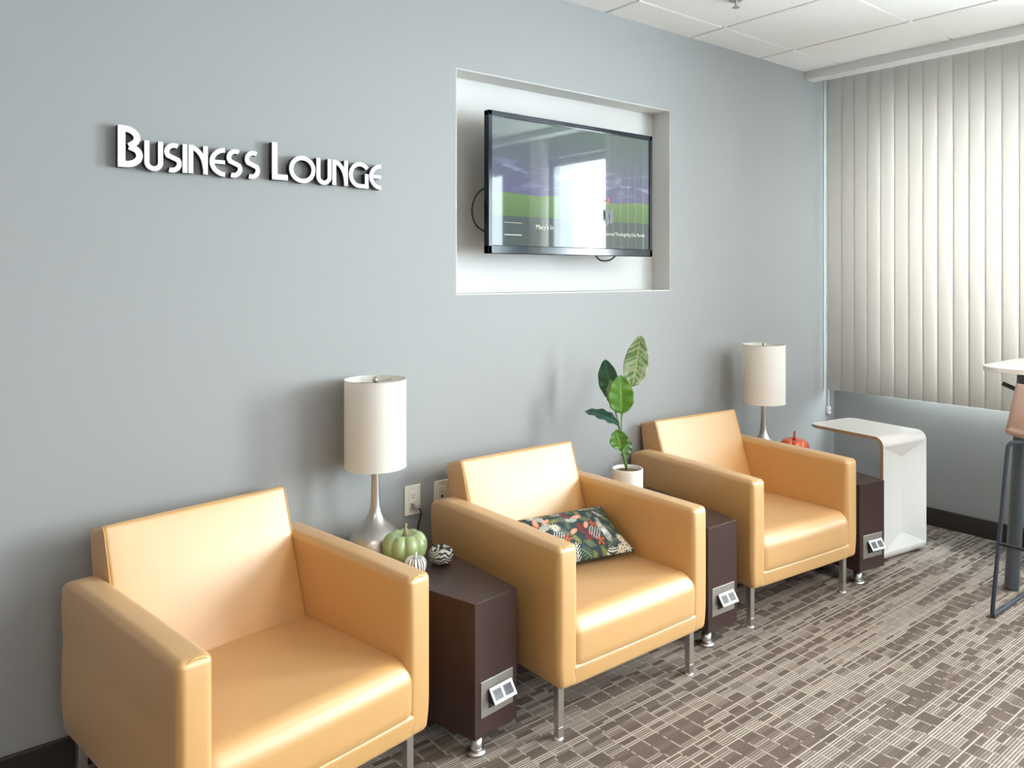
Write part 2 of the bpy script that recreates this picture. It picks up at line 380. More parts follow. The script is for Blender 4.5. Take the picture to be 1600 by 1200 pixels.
# ceiling: lay-in tiles in a recessed metal grid
bm = bmesh.new()
GX = 3.190; GY = -0.208; gap = 0.009
xs = [GX + k * G for k in range(-11, 4)]; ysg = [GY - k * G for k in range(-1, 11)]
skip = {(round(tx, 2), round(ty, 2)) for tx, ty in TROF}
for x0 in xs:
    for y1 in ysg:
        a = (max(x0 + gap, XL), max(y1 - G + gap, YB)); b = (min(x0 + G - gap, XC), min(y1 - gap, 0.0))
        if b[0] - a[0] < 0.03 or b[1] - a[1] < 0.02: continue
        c = (round(x0 + G / 2, 2), round(y1 - G / 2, 2))
        if any(abs(c[0] - s[0]) < 0.06 and abs(c[1] - s[1]) < 0.06 for s in skip): continue
        vv = box(bm, (a[0], a[1], H), (b[0], b[1], H + 0.02))
struct('ceiling', bm, M['ceil'])
bm = bmesh.new(); box(bm, (XL, YB, H + 0.010), (XC, 0, H + 0.12)); struct('ceiling_2', bm, M['grid'])
# pelmet along the window wall
SX0 = XC - 0.335; SZ = 2.565
bm = bmesh.new(); box(bm, (SX0, YB, SZ), (SX0 + 0.095, 0, H + 0.004)); bevel(bm, 0.002, 2); struct('trim_1', bm, M['trim'])
# baseboards
bm = bmesh.new(); box(bm, (XL, -0.012, 0), (XC, 0, 0.099)); bevel(bm, 0.003, 2); struct('baseboard_back', bm, M['base'])
bm = bmesh.new(); box(bm, (XC - 0.012, YB, 0), (XC, 0, 0.099)); bevel(bm, 0.003, 2); struct('baseboard_right', bm, M['base'])
# windows
for wi, (y0, y1) in enumerate(WINDOWS):
    wd = empty(f'window_{wi + 1}', (XC + 0.12, (y0 + y1) / 2, WZ0)); wd['kind'] = 'structure'
    hw = (y1 - y0) / 2; hh = WZ1 - WZ0
    bm = bmesh.new()
    for a, b in [((-.03, -hw, 0), (.03, hw, .06)), ((-.03, -hw, hh - .06), (.03, hw, hh)), ((-.03, -hw, 0), (.03, -hw + .05, hh)), ((-.03, hw - .05, 0), (.03, hw, hh))]: box(bm, a, b)
    nm = 2 if wi == 0 else 1
    for q in range(1, nm + 1):
        yy = -hw + 2 * hw * q / (nm + 1); box(bm, (-.03, yy - .025, 0), (.03, yy + .025, hh))
    link('window_frame', bm, M['frame'], wd)
    bm = bmesh.new(); box(bm, (.0, -hw + .04, .05), (.006, hw - .04, hh - .05)); link('pane', bm, M['glass'], wd)
    bm = bmesh.new(); box(bm, (-.12, -hw, -.001), (-.03, hw, .012)); link('window_sill', bm, M['trim'], wd)
# ------------------------------------------------------------------ vertical blind
BX = 4.486
bl = empty('vertical_blind', (BX, -1.25, 0.71)); tag(bl, 'cream vertical blind with long slats covering the window beside the corner', 'window blind')
bm = rbox((-.015, -2.2, 1.886), (.02, 1.23, 1.9035), .002); link('headrail', bm, M['trim'], bl)
def slat_bm():
    bm = bmesh.new(); n_ = 8; W_ = 0.089; vv = []
    for z in (0.0, 1.885):
        row = []
        for i in range(n_ + 1):
            t = i / n_ - 0.5; row.append((W_ * t, -0.0035 * (1 - 4 * t * t), z))
        vv.append(row)
    th = 0.0012
    f = [[bm.verts.new((p[1], p[0], p[2])) for p in row] for row in vv]
    b = [[bm.verts.new((p[1] + th, p[0], p[2])) for p in row] for row in vv]
    for i in range(n_):
        bm.faces.new((f[0][i], f[0][i + 1], f[1][i + 1], f[1][i])); bm.faces.new((b[0][i], b[1][i], b[1][i + 1], b[0][i + 1]))
        for q in (0, 1): bm.faces.new((f[q][i], b[q][i], b[q][i + 1], f[q][i + 1]))
    for q in (0, n_): bm.faces.new((f[0][q], f[1][q], b[1][q], b[0][q]))
    return bm
proto = link('slat', slat_bm(), M['blind'], bl, smooth=True)
ylist = [-0.072 - 0.0785 * i for i in range(25)]
first = True
jit = random.Random(3)
for i, yy in enumerate(ylist):
    s = proto if first else proto.copy()
    if not first: COL.objects.link(s); s.parent = bl
    first = False
    if i == 0: yy += .008
    ja = jit.uniform(-1.2, 1.2)
    if i in (4, 8): ja = 4
    s.location = (0, yy + 1.25, 0.0); s.rotation_euler = (0, 0, math.radians(5.5 + ja))
for i in range(6):       # slats gathered at the far side of the window
    s = proto.copy(); COL.objects.link(s); s.parent = bl
    s.location = (0, -2.74 + 1.25 - i * 0.026, 0.0); s.rotation_euler = (0, 0, math.radians(-78))
bm = bmesh.new()
for q in (-0.004, 0.006): tube(bm, [(4.5085 + q - BX, -0.012 + 1.25, 1.86), (4.5065 + q - BX, -0.012 + 1.25, 0.85), (4.5085 + q - BX, -0.012 + 1.25, -0.11)], 0.0018, 6)
link('control_cord', bm, M['cord'], bl)
bm = rbox((4.498 - BX, -0.022 + 1.25, -0.152), (4.521 - BX, -0.001 + 1.25, -0.108), .003)
ct = link('cord_tensioner', bm, M['white'], bl)
bm = lathe([(0.004, 0), (0.004, 0.003)], 12); bmesh.ops.rotate(bm, verts=bm.verts, matrix=Matrix.Rotation(PI / 2, 3, 'X')); bmesh.ops.translate(bm, verts=bm.verts, vec=(4.5085 - BX, -0.0215 + 1.25, -0.13)); link('screw', bm, M['black'], ct)
# ------------------------------------------------------------------ ceiling fittings
for i, (tx, ty) in enumerate(TROF):  # only the first panel is a known light, the rest are added fill
    t = empty('ceiling_light_and_fill', (tx, ty, H)); tag(t, 'square recessed ceiling light panel out of view, from a set mostly added for fill', 'ceiling light', 'recessed ceiling light panels')
    bm = bmesh.new(); h_ = G / 2 - 0.004
    for a, b in [((-h_, -h_, -.004), (h_, -h_ + .02, .006)), ((-h_, h_ - .02, -.004), (h_, h_, .006)), ((-h_, -h_ + .02, -.004), (-h_ + .02, h_ - .02, .006)), ((h_ - .02, -h_ + .02, -.004), (h_, h_ - .02, .006))]: box(bm, a, b)
    link('light_frame', bm, M['grid'], t)
    bm = bmesh.new(); box(bm, (-h_ + .02, -h_ + .02, .0), (h_ - .02, h_ - .02, .004)); link('diffuser', bm, M['diff'], t)
sp = empty('sprinkler_head', (2.907, -.474, H)); tag(sp, 'small metal fire sprinkler head on the white ceiling tile', 'sprinkler')
link('escutcheon', lathe([(0.03, 0), (0.028, -0.004), (0.012, -0.006)], 24), M['nickel'], sp, smooth=True)
bm = lathe([(0.006, -0.004), (0.006, -0.03), (0.016, -0.031), (0.016, -0.034)], 16); link('deflector', bm, M['nickel'], sp)
# ------------------------------------------------------------------ sign
SIGN_Y = -0.03
def ribbon(bm, pts, wd, closed=False, lift=0.0):
    P = [Vector((p[0], p[1])) for p in pts]; n_ = len(P); L, R = [], []
    for i in range(n_):
        if closed: a, b = P[(i - 1) % n_], P[(i + 1) % n_]; t1 = (P[i] - a).normalized(); t2 = (b - P[i]).normalized()
        else:
            t1 = (P[i] - P[i - 1]).normalized() if i else (P[1] - P[0]).normalized()
            t2 = (P[i + 1] - P[i]).normalized() if i < n_ - 1 else t1
        t = (t1 + t2).normalized(); nn = Vector((-t.y, t.x)); k_ = 1 / max(0.5, nn.dot(Vector((-t1.y, t1.x))))
        L.append(P[i] + nn * wd / 2 * k_); R.append(P[i] - nn * wd / 2 * k_)
    yf, yb = SIGN_Y - lift, -0.004
    V = lambda q, y: bm.verts.new((q.x, y, q.y))
    lf = [V(q, yf) for q in L]; rf = [V(q, yf) for q in R]; lb = [V(q, yb) for q in L]; rb = [V(q, yb) for q in R]
    m_ = n_ if closed else n_ - 1
    for i in range(m_):
        j = (i + 1) % n_
        f = bm.faces.new((lf[i], rf[i], rf[j], lf[j])); f.material_index = 0
        for q in ((lb[i], lb[j], rb[j], rb[i]), (lf[i], lf[j], lb[j], lb[i]), (rf[i], rb[i], rb[j], rf[j])): bm.faces.new(q).material_index = 1
    if not closed:
        for i in (0, n_ - 1): bm.faces.new((lf[i], lb[i], rb[i], rf[i])).material_index = 1
def arc(cx, cy, rx, ry, a0, a1, n_=18): return [(cx + rx * math.cos(math.radians(a0 + (a1 - a0) * i / n_)), cy + ry * math.sin(math.radians(a0 + (a1 - a0) * i / n_))) for i in range(n_ + 1)]
def glyph(ch, x0, x1, z0, z1, sw):
    s = sw / 2; l, r, b, t = x0 + s, x1 - s, z0 + s, z1 - s; cx = (l + r) / 2; cz = (z0 + z1) / 2; S = []
    w_, h_ = r - l, t - b
    if ch == 'B':
        zm = z0 + (z1 - z0) * 0.505; xm = l + w_ * 0.42
        S.append(([(l, z0), (l, z1)], sw * 1.12))
        up = arc(l + w_ * 0.12, t - h_ * .245, w_ * 0.74, h_ * .245, 90, -38); S.append(([(l, t)] + up + [(xm, zm)], sw))
        lo = arc(l + w_ * 0.22, b + h_ * .262, w_ * 0.78, h_ * .262, 40, -90); S.append(([(xm, zm)] + lo + [(l, b)], sw))
    elif ch == 'U': S.append(([(l, z1)] + arc(cx, b + w_ / 2, w_ / 2, w_ / 2, 180, 360) + [(r, z1)], sw))
    elif ch == 'S':
        rr = h_ * 0.27
        S.append((arc(l + w_ * .60, t - rr, w_ * .60, rr, 62, 215, 16) + arc(r - w_ * .62, b + rr, w_ * .62, rr, 35, -108, 16), sw))
    elif ch == 'I': S.append(([(cx, z0), (cx, z1)], sw))
    elif ch == 'N':
        S.append(([(l, z0), (l, z1)], sw)); S.append(([(r, z0), (r, z1)], sw))
        S.append((arc(l - w_ * .15, b + h_ * .08, w_ * 1.12, h_ * .94, 82, 4), sw))
    elif ch == 'E':
        S.append((arc(r + s, cz, w_ + s, h_ / 2, 90, 270, 22), sw)); S.append(([(l, cz), (r + s, cz)], sw * .85))
    elif ch == 'L': S.append(([(l, z0), (l, z1)], sw)); S.append(([(l - s, b), (x1, b)], sw))
    elif ch == 'O': S.append(('c', arc(cx, cz, w_ / 2, h_ / 2, 0, 340, 34), sw))
    elif ch == 'G':
        S.append((arc(cx + w_ * .08, cz, w_ * .58, h_ / 2, 38, 270, 24) + [(r, b)], sw)); S.append(([(r, z0), (r, cz + sw * .4)], sw))
    bm = bmesh.new()
    for n_, q in enumerate(S):
        if q[0] == 'c': ribbon(bm, q[1], q[2], True)
        else: ribbon(bm, q[0], q[1], False, n_ * 0.0004)
    return bm
sign = empty('wall_sign', (0.960, -0.004, 1.7195)); tag(sign, 'raised white lettering reading BUSINESS LOUNGE on the grey wall', 'sign')
SW = 0.0145
for ch, x0, x1, z0, z1 in [('B', .491, .558, 1.738, 1.861), ('U', .562, .615, 1.733, 1.823), ('S', .618, .669, 1.733, 1.823), ('I', .671, .686, 1.735, 1.823), ('N', .6885, .747, 1.735, 1.823),
        ('E', .752, .800, 1.732, 1.823), ('S', .805, .855, 1.732, 1.823), ('S', .863, .913, 1.732, 1.823), ('L', .953, 1.007, 1.736, 1.859), ('O', 1.012, 1.106, 1.731, 1.823),
        ('U', 1.109, 1.165, 1.731, 1.821), ('N', 1.168, 1.227, 1.733, 1.821), ('G', 1.231, 1.308, 1.729, 1.821), ('E', 1.311, 1.359, 1.728, 1.82)]:
    bm = glyph(ch, x0, x1, z0, z1, 0.0185 if ch in 'BL' else SW)
    bmesh.ops.translate(bm, verts=bm.verts, vec=(-0.92, 0.004, -1.73))
    link('letter', bm, [M['letter'], M['letterside']], sign)
# ------------------------------------------------------------------ television
TVW, TVH = 0.97, 0.569
tv = empty('television', (2.340, -0.069, 1.779)); tag(tv, 'black flat screen television mounted on an arm inside the white wall niche', 'television')
bm = bmesh.new(); hx, hz = TVW / 2, TVH / 2
bl_, bt_, bb_ = 0.020, 0.022, 0.034
for a, b in [((-hx, 0, -hz), (-hx + bl_, .03, hz)), ((hx - bl_, 0, -hz), (hx, .03, hz)), ((-hx, 0, hz - bt_), (hx, .03, hz)), ((-hx, 0, -hz), (hx, .03, -hz + bb_))]: box(bm, a, b)
bevel(bm, .003, 3); link('bezel', bm, M['bezel'], tv)
bm = rbox((-hx + .012, .028, -hz + .012), (hx - .012, .05, hz - .012), .01); link('rear_case', bm, M['black'], tv)
bm = rbox((-.24, .05, -.2), (.24, .075, .14), .012); link('rear_housing', bm, M['black'], tv)
bm = bmesh.new(); box(bm, (-hx + bl_ - .002, .006, -hz + bb_ - .002), (hx - bl_ + .002, .012, hz - bt_ + .002)); scr = link('screen', bm, M['screen'], tv)
bm = bmesh.new(); box(bm, (-.12, .07, -.11), (.12, .085, .11)); tube(bm, [(0, .08, 0), (.04, .125, 0), (0, .175, 0)], .018, 8); box(bm, (-.09, .170, -.12), (.09, .1835, .12)); link('wall_bracket', bm, M['black'], tv)
bm = bmesh.new(); tube(bm, fillet([(-.42, .055, .0), (-.500, .058, -.04), (-.525, .062, -.11), (-.505, .062, -.175), (-.42, .055, -.21)], .04), .004, 8); link('cable', bm, M['rubber'], tv)
bm = bmesh.new(); tube(bm, fillet([(.14, .045, -.265), (.17, .04, -.305), (.24, .04, -.305), (.29, .045, -.275)], .03), .004, 8)
bm2 = bm; link('cable', bm2, M['rubber'], tv)
def screen_text(txt, x, z, size, m, sx=1.0):
    cu = bpy.data.curves.new('t', 'FONT'); cu.body = txt; cu.size = size; cu.extrude = 0.0
    ob = bpy.data.objects.new('t', cu); COL.objects.link(ob); dg = bpy.context.evaluated_depsgraph_get(); dg.update()
    me = bpy.data.meshes.new_from_object(ob.evaluated_get(dg)); bpy.data.objects.remove(ob)
    bm = bmesh.new(); bm.from_mesh(me); bmesh.ops.scale(bm, verts=bm.verts, vec=(sx, 1, 1))
    bmesh.ops.rotate(bm, verts=bm.verts, matrix=Matrix.Rotation(PI / 2, 3, 'X')); bmesh.ops.translate(bm, verts=bm.verts, vec=(x, .0055, z))
    return link('screen_caption', bm, m, scr)
screen_text("Macy's In", -.235, -.178, .027, M['scrtext'])
screen_text("the annual Thanksgiving Day Parade", .150, -.192, .0215, M['scrtext'], .92)
screen_text("KF", .165, -.050, .034, M['scrred'], 1.0)
bm = bmesh.new(); box(bm, (-.40, .0045, -.158), (-.31, .0058, -.1565)); link('screen_caption', bm, M['scrtext'], scr)
bm = bmesh.new(); box(bm, (-.40, .0045, -.208), (-.31, .0058, -.205)); link('screen_caption', bm, M['scrtext'], scr)
for q, (cx_, cz_, rx_, rz_) in enumerate([(.185, -.108, .018, .040), (.212, -.106, .014, .036), (.166, -.102, .008, .028)]):
    bm = bmesh.new(); vv = [bm.verts.new((cx_ + rx_ * math.cos(2 * PI * i / 20) * (1 + .15 * math.sin(5 * i)), .0056, cz_ + rz_ * math.sin(2 * PI * i / 20))) for i in range(20)]
    bm.faces.new(vv); link('screen_figure', bm, M['scrdark'], scr)
# ------------------------------------------------------------------ armchair
CW, CD_, AT, AZ, BZ = 0.705, 0.715, 0.0810, 0.595, 0.163
def make_chair():
    t = empty('armchair', (0, 0, 0))
    for side in (0, 1):
        def dfm(p, side=side):
            # p.x measured from the outer face inwards
            z = (p.z - BZ) / (AZ - BZ)
            k_ = max(0.0, 1 - p.x / AT)
            fd = min(1, max(0, p.y - .015) / .09)
            bulge = (0.002 * math.exp(-((z - .82) / .10) ** 2) - 0.004 * math.exp(-((z - .60) / .04) ** 2) + 0.002 * math.exp(-((z - .35) / .2) ** 2)) * fd
            p.x -= bulge * k_
            if p.y > CD_ - .07: p.z -= .028 * ((p.y - CD_ + .07) / .07) ** 2 * max(0, (z - .8) / .2)
            if z < .22: p.x += 0.012 * ((.22 - z) / .22) ** 2 * k_
            return p
        y0, y1 = 0.0, CD_
        cor = [(0, y0, BZ), (AT, y0, BZ), (0, y1, BZ), (AT, y1, BZ), (0, y0, AZ), (AT, y0, AZ), (0, y1, AZ), (AT, y1, AZ)]
        bm = hexa(cor, 14, {'z+': .004, 'y-': .003}, dfm, off=.019, seg=5)
        if side: bmesh.ops.scale(bm, verts=bm.verts, vec=(-1, 1, 1)); bmesh.ops.translate(bm, verts=bm.verts, vec=(CW, 0, 0))
        a = link('arm', bm, M['leather'], t, smooth=True)
        # piping along the top front edge and down the face
        fx = (lambda q: CW - q) if side else (lambda q: q)
        bm = bmesh.new(); tube(bm, [(fx(.014), .006, AZ - .0125), (fx(.03), .0045, AZ - .0035), (fx(AT / 2), .0045, AZ - .001), (fx(AT - .02), .0045, AZ - .0035), (fx(AT - .008), .006, AZ - .014)], .0022, 6)
        link('piping', bm, M['piping'], a)
    xi, xo = AT - .004, CW - AT + .004
    # lower front rail and underframe
    bm = hexa([(xi - .02, .003, BZ - .001), (xo + .02, .003, BZ - .001), (xi, .66, BZ), (xo, .66, BZ), (xi - .02, -.004, .229), (xo + .02, -.004, .229), (xi, .66, .23), (xo, .66, .23)], 8, {'y-': .001}, off=.013, seg=5)
    link('seat_base', bm, M['leather'], t, smooth=True)
    # seat cushion
    sa, sb = xi - .036, xo + .036
    bm = hexa([(sa, -.004, .186), (sb, -.004, .186), (sa, .60, .200), (sb, .60, .200), (sa, -.006, .372), (sb, -.006, .372), (sa, .60, .352), (sb, .60, .352)], 14, {'z+': .006, 'y-': .003}, off=.056, seg=10)
    sc = link('seat_cushion', bm, M['leather'], t, smooth=True)
    # back cushion
    yb0, zb0 = .485, .335
    cor = [(xi, yb0, zb0), (xo, yb0, zb0), (xi, .66, .30), (xo, .66, .30), (xi, .624, .732), (xo, .624, .732), (xi, .726, .699), (xo, .726, .699)]
    bm = hexa(cor, 14, {'y-': .010, 'z+': .003, 'x-': .003, 'x+': .003}, off=.012, seg=4)
    bk = link('backrest', bm, M['leather'], t, smooth=True)
    for xx in (xi + .001, xo - .001):
        bm = bmesh.new(); tube(bm, fillet([(xx, yb0 + .015, zb0 + .02), (xx, .620, .716), (xx, .632, .7295), (xx, .719, .702)], .008), .0014, 6)
        link('piping', bm, M['piping'], bk)
    bm = hexa([(xi, .66, BZ), (xo, .66, BZ), (xi, .728, BZ), (xo, .728, BZ), (xi, .66, .56), (xo, .66, .56), (xi, .728, .56), (xo, .728, .56)], 4, off=.015, seg=4)
    link('back_panel', bm, M['leather'], t, smooth=True)
    for lx, ly in ((.036, .040), (CW - .052, .040), (.036, .66), (CW - .052, .66)):
        bm = bmesh.new(); s = .0115
        box(bm, (lx - s, ly - s, .040), (lx + s, ly + s, BZ + .01)); box(bm, (lx - s + .001, ly - s + .001, .006), (lx + s - .001, ly + s - .001, .0385))
        bevel(bm, .0015, 2)
        lg = link('leg', bm, M['chrome'], t)
        bm = lathe([(0.0145, 0), (0.0145, 0.004), (0.010, 0.008)], 16, lx, ly); link('glide', bm, M['white'], lg)
    return t
chair = make_chair()
CH = [((.477, -.818), 8.6, 'tan leather armchair nearest the camera, empty seat, at left'),
      ((1.563, -.803), -.44, 'tan leather armchair holding the floral pillow, middle of the row'),
      ((2.665, -.722), -5.15, 'tan leather armchair farthest along the row, beside the white C-shaped table')]
for i, (p, r, lab) in enumerate(CH):
    c = chair if i == 0 else copy_tree(chair)
    c.location = (p[0], p[1], 0); c.rotation_euler = (0, 0, math.radians(r)); tag(c, lab, 'armchair', 'tan leather armchairs along the grey wall')
# ------------------------------------------------------------------ wedge side tables
TZ, TB = 0.462, 0.068
def make_table():
    t = empty('side_table', (0, 0, 0)); f, D = .1725, .53; k_ = math.tan(math.radians(8.5)) * D
    bm = hexa([(0, 0, TB), (f, 0, TB), (-k_, D, TB), (f + k_, D, TB), (0, 0, TZ), (f, 0, TZ), (-k_, D, TZ), (f + k_, D, TZ)], 1, off=.0012, seg=2)
    link('table_body', bm, M['wood'], t)
    for lx, ly in ((.045, .045), (f - .045 + .02, .30), (-k_ + .06, D - .06), (f + k_ - .06, D - .06)):
        bm = lathe([(.031, 0), (.031, .005), (.0285, .009), (.0205, .014), (.0185, .0145), (.0185, .016), (.0185, TB + .001)], 32, lx, ly); link('leg', bm, M['chrome'], t, smooth=True, wn_=True)
    pu = link('power_unit', rbox((.022, -.0025, .124), (.154, .001, .229), .001, 2), M['plate'], t)
    # tilted pop-out outlet module
    bm = bmesh.new(); box(bm, (.052, -.0035, .145), (.140, -.0022, .200)); link('recess', bm, M['black'], pu)
    ang = math.radians(34); Rm = Matrix.Rotation(-ang, 3, 'X'); piv = Vector((0, -.004, .202))
    def tilt(bm):
        for v in bm.verts: v.co = piv + Rm @ (v.co)
        return bm
    fc = link('outlet_face', tilt(rbox((.050, -.004, -.047), (.142, .0, .0), .0015, 2)), M['white'], pu)
    for sx in (.0575, .0995):
        bm = bmesh.new(); box(bm, (sx, -.0046, -.038), (sx + .033, -.0036, -.009)); link('socket', tilt(bm), M['socket'], pu)
        bm = bmesh.new(); box(bm, (sx + .009, -.0050, -.024), (sx + .012, -.0045, -.015)); box(bm, (sx + .021, -.0050, -.024), (sx + .024, -.0045, -.015)); box(bm, (sx + .0145, -.0050, -.034), (sx + .0185, -.0045, -.030)); link('socket_slots', tilt(bm), M['black'], pu)
    a = piv; bot = piv + Rm @ Vector((0, 0, -.047))
    for xx in (.051, .141):
        bm = bmesh.new(); v = [bm.verts.new((xx + dx, p.y, p.z)) for dx in (-.0005, .0005) for p in (Vector((0, -.003, .201)), bot, Vector((0, -.003, bot.z)))]
        bm.faces.new(v[:3]); bm.faces.new(v[3:])
        for i in range(3): bm.faces.new((v[i], v[(i + 1) % 3], v[3 + (i + 1) % 3], v[3 + i]))
        link('module_cheek', bm, M['black'], pu)
    return t
table = make_table()
TT = [((1.324, -.709), 6.8, 'dark brown wedge side table with three pumpkins, between first two armchairs'),
      ((2.402, -.709), -1.5, 'dark brown wedge side table carrying the potted plant'),
      ((3.427, -.764), -9.5, 'dark brown wedge side table beside the white C-shaped table')]
TB_OBJ = []
for i, (p, r, lab) in enumerate(TT):
    c = table if i == 0 else copy_tree(table)
    c.location = (p[0], p[1], 0); c.rotation_euler = (0, 0, math.radians(r)); tag(c, lab, 'side table', 'dark brown side tables between the armchairs')
# ------------------------------------------------------------------ table lamps
def make_lamp():
    t = empty('table_lamp', (0, 0, 0))
    prof = [(.092, 0), (.094, .003), (.094, .010), (.0925, .03), (.0885, .048), (.083, .060), (.074, .072), (.060, .084), (.046, .096), (.034, .110), (.0255, .124), (.0205, .138), (.0175, .158), (.0155, .19), (.0145, .22), (.0135, .25), (.0132, .30), (.0125, .335), (.008, .338), (.008, .40)]
    link('lamp_base', lathe(prof, 48), M['nickel'], t, smooth=True)
    z0, z1, r = .289, .590, .1055
    bm = bmesh.new(); lathe([(r, z0), (r, z1), (r - .0025, z1), (r - .0025, z0), (r, z0)], 64, bm=bm, cap=False)
    bmesh.ops.remove_doubles(bm, verts=bm.verts, dist=1e-5)
    sh = link('lamp_shade', bm, M['shade'], t, smooth=True, wn_=True)
    for zz in (z0 + .0015, z1 - .0015):
        bm = bmesh.new(); tube(bm, [(( r) * math.cos(2 * PI * i / 64), (r) * math.sin(2 * PI * i / 64), zz) for i in range(65)], .0018, 6, cap=False)
        link('shade_rim', bm, M['shade'], sh)
    bm = bmesh.new()
    for q in range(3):
        a = q * 2 * PI / 3 + .5; tube(bm, [(0, 0, z1 - .012), (r * math.cos(a), r * math.sin(a), z1 - .012)], .0015, 6)
    tube(bm, [(0, 0, .40), (0, 0, z1 - .01)], .003, 8); link('shade_frame', bm, M['nickel'], sh)
    link('finial', lathe([(.006, z1 - .012), (.010, z1 - .008), (.011, z1 - .001), (.007, z1 + .005), (.001, z1 + .009)], 20), M['nickel'], t, smooth=True)
    link('bulb', lathe([(.012, .36), (.013, .40), (.028, .44), (.030, .46), (.02, .485), (.001, .492)], 24), M['white'], t, smooth=True)
    return t
lamp = make_lamp(); lamp.location = (1.3166, -.137, TZ + .0005)
tag(lamp, 'brushed metal table lamp with cream drum shade, nearest lamp, beside green pumpkin', 'table lamp', 'brushed metal table lamps')
l2 = copy_tree(lamp); l2.location = (3.524, -.208, TZ + .0005)
tag(l2, 'brushed metal table lamp with cream drum shade, near the corner beside orange pumpkin', 'table lamp', 'brushed metal table lamps')
# ------------------------------------------------------------------ pumpkins
def pumpkin(name, r, h, ribs, m, depth=.10, stem_m=None, stem_h=.02, stem_r=.005, bend=0.0):
    t = empty(name, (0, 0, 0)); bm = bmesh.new(); NU, NV = ribs * 12, 28; rings = []
    for j in range(1, NV):
        th = PI * j / NV; row = []
        for i in range(NU):
            ph = 2 * PI * i / NU; groove = abs(math.sin(ribs * ph / 2)) ** .6
            rr = r * math.sin(th) ** .72 * (1 - depth * (1 - groove)) 
            zz = h / 2 + h / 2 * math.cos(th) * (1.0 if True else 1) - h * .16 * math.exp(-(math.sin(th) / .35) ** 2) * (1 if th < PI / 2 else -.6)
            zz += h * .05 * groove * math.sin(th)
            row.append(bm.verts.new((rr * math.cos(ph), rr * math.sin(ph), max(0.0, zz))))
        rings.append(row)
    for a, b in zip(rings, rings[1:]):
        for i in range(NU): bm.faces.new((a[i], a[(i + 1) % NU], b[(i + 1) % NU], b[i]))
    bm.faces.new(rings[0]); bm.faces.new(rings[-1][::-1])
    zm = min(v.co.z for v in bm.verts)
    for v in bm.verts: v.co.z -= zm
    link('pumpkin_body', bm, m, t, smooth=True)
    top = h * .78; bm = bmesh.new()
    pts = [(0, 0, top), (bend * .2, 0, top + stem_h * .5), (bend, 0, top + stem_h)]
    tube(bm, pts, stem_r, 10, rs=[stem_r * 1.7, stem_r, stem_r * 1.05]); link('stem', bm, stem_m or m, t, smooth=True)
    return t
p1 = pumpkin('pumpkin', .0755, .114, 9, M['gpump'], .16, M['gstem'], .040, .005, .004); p1.location = (1.336, -.300, TZ); tag(p1, 'pale green ceramic pumpkin beside the nearest lamp', 'pumpkin')
p2 = pumpkin('pumpkin', .0365, .066, 10, M['wpump'], .12, M['wpump'], .022, .005, .003); p2.location = (1.306, -.413, TZ); tag(p2, 'small white pumpkin with thin black lines, in front of the green pumpkin', 'pumpkin')
p3 = pumpkin('pumpkin', .0405, .062, 8, M['zpump'], .08, M['black'], .014, .004, .006); p3.location = (1.4265, -.378, TZ); tag(p3, 'small black pumpkin with wavy white lines, right of the green pumpkin', 'pumpkin')
p4 = pumpkin('pumpkin', .0735, .105, 9, M['orange'], .14, M['redglass'], .050, .006, .006); p4.location = (3.70, -.272, TZ); tag(p4, 'glossy orange pumpkin with red stem beside the far lamp', 'pumpkin')
# ------------------------------------------------------------------ wall outlets
def outlet(name, x, zt, kind):
    t = empty(name, (x, 0, zt - .056))
    link('cover_plate', rbox((-.035, -.006, -.056), (.035, -.0005, .056), .0025, 3), M['ivory'], t)
    rc = link('receptacle', rbox((-.0165, -.0078, -.033), (.0165, -.0055, .033), .001, 2), M['ivory'], t)
    bm = bmesh.new()
    for zc in ((.016, -.016) if kind == 'power' else ()):
        box(bm, (-.0075, -.0084, zc - .001), (-.0055, -.0076, zc + .007)); box(bm, (.0055, -.0084, zc + .0), (.0075, -.0076, zc + .007)); tube(bm, [(0, -.0084, zc - .007), (0, -.0076, zc - .007)], .0026, 8)
    if kind == 'data': box(bm, (-.006, -.0084, -.010), (.006, -.0076, .000)); box(bm, (-.004, -.0084, .012), (.004, -.0078, .0135))
    link('slots', bm, M['black'] if kind == 'power' else M['socket'], rc)
    link('screw', (lambda b: (tube(b, [(0, -.0068, .045), (0, -.0058, .045)], .0025, 10), b)[1])(bmesh.new()), M['nickel'], t)
    return t
o1 = outlet('wall_outlet', 1.5465, .6205, 'power'); tag(o1, 'ivory wall outlet with a plug in its lower socket', 'outlet')
o2 = outlet('wall_outlet', 1.6775, .6175, 'data'); tag(o2, 'ivory wall plate partly hidden behind the middle armchair', 'outlet')
pg = empty('power_plug', (1.5505, -.0085, .546)); tag(pg, 'smoky plastic plug with dark cord in the wall outlet', 'plug')
bm = rbox((-.011, -.024, -.011), (.015, 0, .011), .005, 3); link('plug_body', bm, M['clear'], pg)
bm = bmesh.new(); tube(bm, fillet([(.010, -.016, -.005), (.024, -.016, -.03), (.012, -.010, -.075), (.004, -.009, -.16), (.0, -.009, -.40)], .03), .0028, 8); link('power_cord', bm, M['rubber'], pg)
